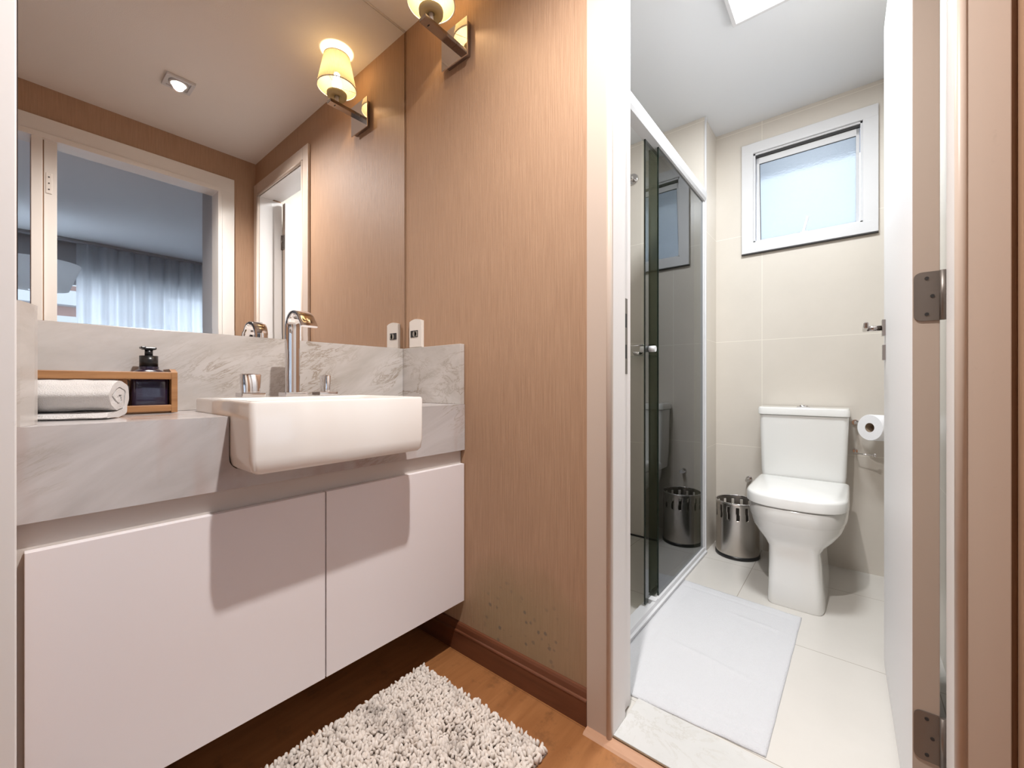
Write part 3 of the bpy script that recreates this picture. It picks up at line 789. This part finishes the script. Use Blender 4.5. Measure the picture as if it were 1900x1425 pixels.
# shower fittings on the end wall
sv = thing('shower_valve', (XS-.001, -.352, 2.22), 'round chrome fitting high on the tiled shower wall', 'shower valve')
b = B(); cyl(b, (XS-.0005, -.352, 2.245), (XS-.012, -.352, 2.245), .036, .032, n=32); obj('rosette', b, M['chrome'], sv)
b = B(); cyl(b, (XS-.0125, -.352, 2.245), (XS-.05, -.352, 2.245), .014, n=20); obj('spindle', b, M['chrome'], sv)
gs = thing('shower_shelf', (XS-.07, -.36, 1.12), 'clear glass shelf on the shower wall', 'shelf')
b = B(); box(b, XS-.12, XS-.001, -.52, -.22, 1.118, 1.126, .001); obj('glass_shelf', b, M['clear'], gs)
b = B()
cyl(b, (XS-.12, -.52, 1.185), (XS-.12, -.22, 1.185), .004, n=10); cyl(b, (XS-.12, -.52, 1.185), (XS-.001, -.52, 1.185), .004, n=10); cyl(b, (XS-.12, -.22, 1.185), (XS-.001, -.22, 1.185), .004, n=10)
obj('guard_rail', b, M['chrome'], gs)
sd_ = thing('soap_dish', (XS-.03, -.42, 1.13), 'small chrome dish on the shower shelf', 'soap dish')
b = B(); lathe(b, [(.0001, 1.1275), (.026, 1.1275), (.040, 1.150), (.037, 1.150), (.024, 1.131), (.0001, 1.131)], XS-.062, -.415, 28); obj('dish', b, M['chrome'], sd_)

# ================================================================== TOILET
TY = -1.222
to = thing('toilet', (1.38, TY, 0), 'white close-coupled toilet with its lid closed', 'toilet')
def sq(cx, cy, hx0, hx1, hy, z, e0=2.6, n=48, flatback=None):
    """superellipse-ish ring: front (towards -x) radius hx0, back radius hx1"""
    out = []
    for k in range(n):
        a = 2*PI*k/n; c_, s_ = math.cos(a), math.sin(a)
        x = math.copysign(abs(c_)**(2/e0), c_); y = math.copysign(abs(s_)**(2/e0), s_)
        out.append(Vector((cx+(hx1 if x > 0 else hx0)*x, cy+hy*y, z)))
    return out
b = B()
rings = [
    sq(1.345, TY-.008, .266, .240, .103, 0.0006, 9), sq(1.345, TY-.008, .268, .240, .105, .010, 9), sq(1.345, TY-.007, .264, .240, .100, .10, 9),
    sq(1.345, TY-.004, .258, .245, .096, .20, 9), sq(1.345, TY-.002, .255, .250, .096, .243, 8), sq(1.355, TY, .262, .260, .118, .262, 4.6),
    sq(1.37, TY, .285, .290, .150, .288, 3.6), sq(1.37, TY, .302, .310, .172, .322, 3.3), sq(1.37, TY, .309, .320, .181, .352, 3.2), sq(1.37, TY, .310, .322, .1825, .358, 3.2), sq(1.37, TY, .313, .325, .1865, .365, 3.2), sq(1.37, TY, .314, .325, .188, .391, 3.2), sq(1.37, TY, .314, .325, .189, .413, 3.2), sq(1.37, TY, .310, .325, .186, .4185, 3.2)]
loft(b, rings); obj('bowl', b, M['tceramic'], to, smooth=True)
def dring(z, dx, n=12, x_in=0):
    x0, x1, hw = 1.053+dx, 1.535, .190-dx
    out = [Vector((x1-x_in, TY-hw, z))]
    # straight sides then a squared-off front
    m_ = 26
    for k in range(m_+1):
        a = -PI/2 - PI*k/m_
        c_, s_ = math.cos(a), math.sin(a); e0 = 2.9
        x = math.copysign(abs(c_)**(2/e0), c_); y = math.copysign(abs(s_)**(2/e0), s_)
        out.append(Vector((1.25+(1.25-x0)*x, TY+hw*y, z)))
    out.append(Vector((x1-x_in, TY+hw, z)))
    return out
b = B(); loft(b, [dring(.4192, .014), dring(.4235, .013), dring(.4240, .016)]); obj('seat', b, M['tceramic'], to, smooth=True)
b = B(); loft(b, [dring(.4245, .003), dring(.4275, .0), dring(.462, .0015), dring(.470, .006), dring(.4735, .014)]); obj('lid', b, M['tceramic'], to, smooth=True)
b = B(); loft(b, [rrect(1.545, XB-.012, TY-.168, TY+.172, .02, .4188), rrect(1.543, XB-.012, TY-.178, TY+.182, .022, .50), rrect(1.541, XB-.012, TY-.187, TY+.190, .022, .792)]); obj('tank', b, M['tceramic'], to, smooth=True)
b = B(); loft(b, [rrect(1.538, XB-.010, TY-.186, TY+.190, .02, .7935), rrect(1.532, XB-.010, TY-.191, TY+.196, .022, .797), rrect(1.532, XB-.010, TY-.191, TY+.196, .022, .826), rrect(1.536, XB-.012, TY-.187, TY+.192, .02, .834)]); obj('tank_lid', b, M['tceramic'], to, smooth=True)
b = B(); cyl(b, (1.625, TY, .8342), (1.625, TY, .840), .028, n=28); cyl(b, (1.625, TY+.006, .840), (1.625, TY+.006, .844), .012, n=16); cyl(b, (1.625, TY-.008, .840), (1.625, TY-.008, .843), .012, n=16); obj('flush_button', b, M['chrome'], to)
# water stop valve beside the tank
wv = thing('stop_valve', (XB-.02, -.955, .39), 'small chrome water valve on the tiles left of the toilet', 'valve')
b = B(); cyl(b, (XB-.0005, -.955, .402), (XB-.006, -.955, .402), .016, n=24); cyl(b, (XB-.006, -.955, .402), (XB-.045, -.955, .402), .010, n=16); obj('valve_body', b, M['chrome'], wv)
b = B(); cyl(b, (XB-.045, -.955, .402), (XB-.058, -.955, .402), .012, n=8); obj('valve_knob', b, M['chrome'], wv)

# ================================================================== WASTE BIN
bi = thing('waste_bin', (1.572, -.921, 0), 'brushed steel waste bin with wavy slots, between the toilet and the tiled corner', 'bin')
bx, by, br = 1.572, -.921, .108
b = B(); nB = 240
slots = []
zs = [.016+.283*k/60 for k in range(0, 61)]
def is_slot(th_, z):
    if not (.216 < z < .284): return False
    k = th_/(2*PI)*15; w_ = .055*math.sin((z-.216)/.068*2*PI); k -= w_
    return abs(k-round(k)) < .15
rings = [[b.verts.new((bx+br*math.cos(2*PI*i/nB), by+br*math.sin(2*PI*i/nB), z)) for i in range(nB)] for z in zs]
for j in range(len(zs)-1):
    for i in range(nB):
        if is_slot(2*PI*(i+.5)/nB, (zs[j]+zs[j+1])/2): continue
        b.faces.new((rings[j][i], rings[j][(i+1) % nB], rings[j+1][(i+1) % nB], rings[j+1][i])).smooth = True
ob = obj('bin_shell', b, M['steel'], bi)
md = ob.modifiers.new('sheet', 'SOLIDIFY'); md.thickness = .0012; md.offset = -1
b = B(); lathe(b, [(br-.004, .2995), (br+.002, .2995), (br+.003, .3035), (br, .307), (br-.004, .305)], bx, by, 60, close=True); obj('bin_rim', b, M['chrome'], bi)
b = B(); lathe(b, [(.0001, .001), (br+.002, .001), (br+.004, .005), (br+.003, .018), (br-.002, .019), (.0001, .019)], bx, by, 60); obj('bin_base', b, M['black'], bi)

# ================================================================== PAPER ROLL
PR = Vector((1.575, -1.485, .748))
ph = thing('paper_holder', (XB-.002, -1.45, .70), 'chrome toilet paper holder on the wall right of the toilet', 'paper holder')
b = B()
cyl(b, (XB-.0005, -1.433, .760), (XB-.008, -1.433, .760), .014, n=20)
cyl(b, (XB-.008, -1.433, .760), (XB-.075, -1.433, .760), .006, n=14); cyl(b, (XB-.075, -1.428, .760), (XB-.075, -1.475, .760), .006, n=14)
obj('bracket', b, M['chrome'], ph)
b = B(); cyl(b, (XB-.012, -1.433, .615), (XB-.095, -1.433, .615), .003, n=8); cyl(b, (XB-.095, -1.428, .615), (XB-.115, -1.505, .612), .003, n=8); cyl(b, (XB-.115, -1.505, .606), (XB-.115, -1.505, .622), .006, n=10)
cyl(b, (XB-.0005, -1.433, .615), (XB-.012, -1.433, .615), .010, n=14)
obj('lower_bar', b, M['chrome'], ph)
d_ = Vector((.74, -.66, -.05)).normalized()
pr = thing('toilet_paper_roll', PR-Vector((0, 0, .058)), 'white toilet paper roll on the chrome holder', 'toilet paper')
b = B()
a = PR - d_*.0; c_ = PR + d_*.095
_, s_, u_ = frame_axis(a, c_)
def ringat(p, r, n=48): return [p+(s_*math.cos(2*PI*k/n)+u_*math.sin(2*PI*k/n))*r for k in range(n)]
seq = [ringat(a, .022), ringat(a, .060), ringat(a+d_*.003, .062), ringat(c_, .062), ringat(c_, .022)]
loft(b, seq, False, False); obj('roll', b, M['paperroll'], pr, smooth=True)
b = B(); loft(b, [ringat(a+d_*.0005, .0218), ringat(c_, .0218)], False, True); obj('core', b, M['card'], pr)

# ================================================================== BATH MAT
mt = thing('bath_mat', (.60, -1.02, 0), 'white terry bath mat on the tiled bathroom floor', 'bath mat')
b = B(); nu, nv = 120, 70
c00, c10, c11, c01 = Vector((.172, -.790)), Vector((.195, -1.250)), Vector((1.022, -1.262)), Vector((1.056, -.790))
def mat_h(u, v):     # u along x, v across
    h = .0065 + .0022*noise.noise(Vector((u*3.2, v*4.5, 1.7))) + .0016*noise.noise(Vector((u*9, v*3, 4)))
    for (q, s) in ((u, .07), (1-u, .07), (v, .11), (1-v, .11)):
        if abs(q-s) < .010: h -= .0018
    h += .005*math.exp(-((u-.42+.10*v)/.012)**2)*max(0, math.sin(PI*min(1, max(0, (v-.15)/.75))))
    h += .004*math.exp(-((u-.83+.06*v)/.010)**2)*max(0, math.sin(PI*min(1, max(0, (v-.45)/.55))))
    base = .0088*max(0, min(1, (.02-(u*.85-.0))/.02)) if False else 0
    return h
grid = []
for i in range(nu+1):
    row = []
    for j in range(nv+1):
        u, v = i/nu, j/nv
        p = (c00*(1-u)+c01*u)*(1-v)+(c10*(1-u)+c11*u)*v
        p = p + Vector((.0025*noise.noise(Vector((v*7, 0, 3))), .002*noise.noise(Vector((u*9, 0, 8)))))
        edge = min(u*nu, (1-u)*nu, v*nv, (1-v)*nv)
        h = mat_h(u, v)*min(1, .35+edge*.4)
        row.append(b.verts.new((p.x, p.y, .0006+h)))
    grid.append(row)
for i in range(nu):
    for j in range(nv): b.faces.new((grid[i][j], grid[i+1][j], grid[i+1][j+1], grid[i][j+1])).smooth = True
bd = [grid[i][0] for i in range(nu+1)] + [grid[nu][j] for j in range(1, nv+1)] + [grid[i][nv] for i in range(nu-1, -1, -1)] + [grid[0][j] for j in range(nv-1, 0, -1)]
low = [b.verts.new((v.co.x, v.co.y, .0005)) for v in bd]
for i in range(len(bd)): b.faces.new((bd[i], bd[(i+1) % len(bd)], low[(i+1) % len(bd)], low[i]))
b.faces.new(low)
obj('mat_cloth', b, M['mat_'], mt)

# ================================================================== CHENILLE RUG
ru = thing('chenille_rug', (-.55, -.56, 0), 'cream and grey nubby chenille rug on the wood floor below the cabinet', 'rug')
rx0, rx1, ry0, ry1 = -.99, -.152, -.812, -.308
b = B(); box(b, rx0, rx1, ry0, ry1, .0005, .006, .001); obj('backing', b, simple('rug backing', (.34, .29, .25), .9), ru)
b = B()
t0 = bmesh.new(); bmesh.ops.create_icosphere(t0, subdivisions=2, radius=1)
base_v = [v.co.copy() for v in t0.verts]; base_f = [[v.index for v in f.verts] for f in t0.faces]; t0.free()
y = ry0+.004
row = 0
while y < ry1:
    x = rx0+.003+(.005 if row % 2 else 0)
    while x < rx1:
        sx = random.uniform(.0048, .0075); sy = random.uniform(.0032, .0052); sz = random.uniform(.008, .0125); sd0 = random.uniform(0, 99)
        rot = Matrix.Rotation(random.uniform(0, PI), 3, 'Z') @ Matrix.Rotation(random.uniform(-.9, .9), 3, 'X')
        jx, jy = random.uniform(-.002, .002), random.uniform(-.0022, .0022)
        cz = .0115+random.uniform(0, .005)
        vs = []
        for v in base_v:
            q = rot @ Vector((v.x*sx, v.y*sy, v.z*sz)); q *= 1+.38*noise.noise(v*1.7+Vector((sd0, 0, 0)))
            vs.append(b.verts.new((x+jx+q.x, y+jy+q.y, max(.004, cz+q.z))))
        for f in base_f: b.faces.new([vs[i] for i in f]).smooth = True
        x += random.uniform(.0082, .0108)
    y += .0112; row += 1
RZ = Matrix.Rotation(math.radians(.6), 4, 'Z')
po = obj('pile', b, M['yarn'], ru, kind='stuff')

# ================================================================== BEDROOM FURNISHINGS SEEN IN THE MIRROR
cu = thing('sheer_curtain', (-.2, BY+.10, .02), 'long white sheer curtain over the bedroom window, seen in the mirror', 'curtain')
b = B(); nx = 420; cx0, cx1 = -.60, 1.75
rows = [.02, .5, 1.0, 1.5, 2.0, 2.25, CZ-.03]
G = []
for r_i, z in enumerate(rows):
    row = []
    for i in range(nx+1):
        x = cx0+(cx1-cx0)*i/nx; k = 1-.25*(z/2.4)
        yv = BY+.10 + k*(.030*math.sin(x*44+1.2*math.sin(x*6)) + .014*math.sin(x*97+2)) + .008*math.sin(z*2+x*9)
        row.append(b.verts.new((x, yv, z)))
    G.append(row)
for j in range(len(rows)-1):
    for i in range(nx): b.faces.new((G[j][i], G[j][i+1], G[j+1][i+1], G[j+1][i])).smooth = True
co = obj('cloth', b, M['sheer'], cu)
b = B(); box(b, cx0-.6, cx1+.04, BY+.07, BY+.13, CZ-.028, CZ-.001); obj('curtain_track', b, M['bedwall'], cu)

lp = thing('pendant_shade', (-.88, -3.9, 1.75), 'pale downward-tapering shade beyond the doorway, seen in the mirror', 'lamp shade')
b = B(); lathe(b, [(.05, 1.745), (.185, 1.76), (.26, 1.985)], -.88, -3.9, 48); obj('shade', b, M['shadew'], lp)
b = B(); cyl(b, (-.88, -3.9, 1.90), (-.88, -3.9, CZ-.001), .004, n=8); cyl(b, (-.88, -3.9, 1.95), (-.88, -3.9, 1.99), .03, n=16)
for a in (0, PI/2, PI, 3*PI/2): cyl(b, (-.88, -3.9, 1.985), (-.88+.255*math.cos(a), -3.9+.255*math.sin(a), 1.98), .003, n=6)
obj('cord', b, M['dark'], lp)

bd_ = thing('apartment_building', (-3.0, -46.0, -12), 'pink and white apartment building outside the bedroom window', 'building')
b = B(); box(b, -14, 8, -52, -46, -12, 20); obj('facade', b, M['facade'], bd_)
for k in range(9):
    b = B(); z = -7+2.8*k; box(b, -14, 8, -46, -44.8, z, z+1.1); obj('balcony', b, M['facadew'], bd_)

b = B()
hk = thing('hinge_plate', (OX1-.02, YO+.004, 1.90), 'small worn hinge plate on the bedroom door post, seen in the mirror', 'hinge')
b = B(); box(b, OX1-.034, OX1-.014, YO+.0042, YO+.007, 1.885, 1.985, .001); hp = obj('plate', b, M['plastic'], hk)
for z in (1.905, 1.935, 1.965):
    b = B(); cyl(b, (OX1-.024, YO+.0072, z), (OX1-.024, YO+.0085, z), .003, n=10); obj('screw', b, M['dark'], hp)
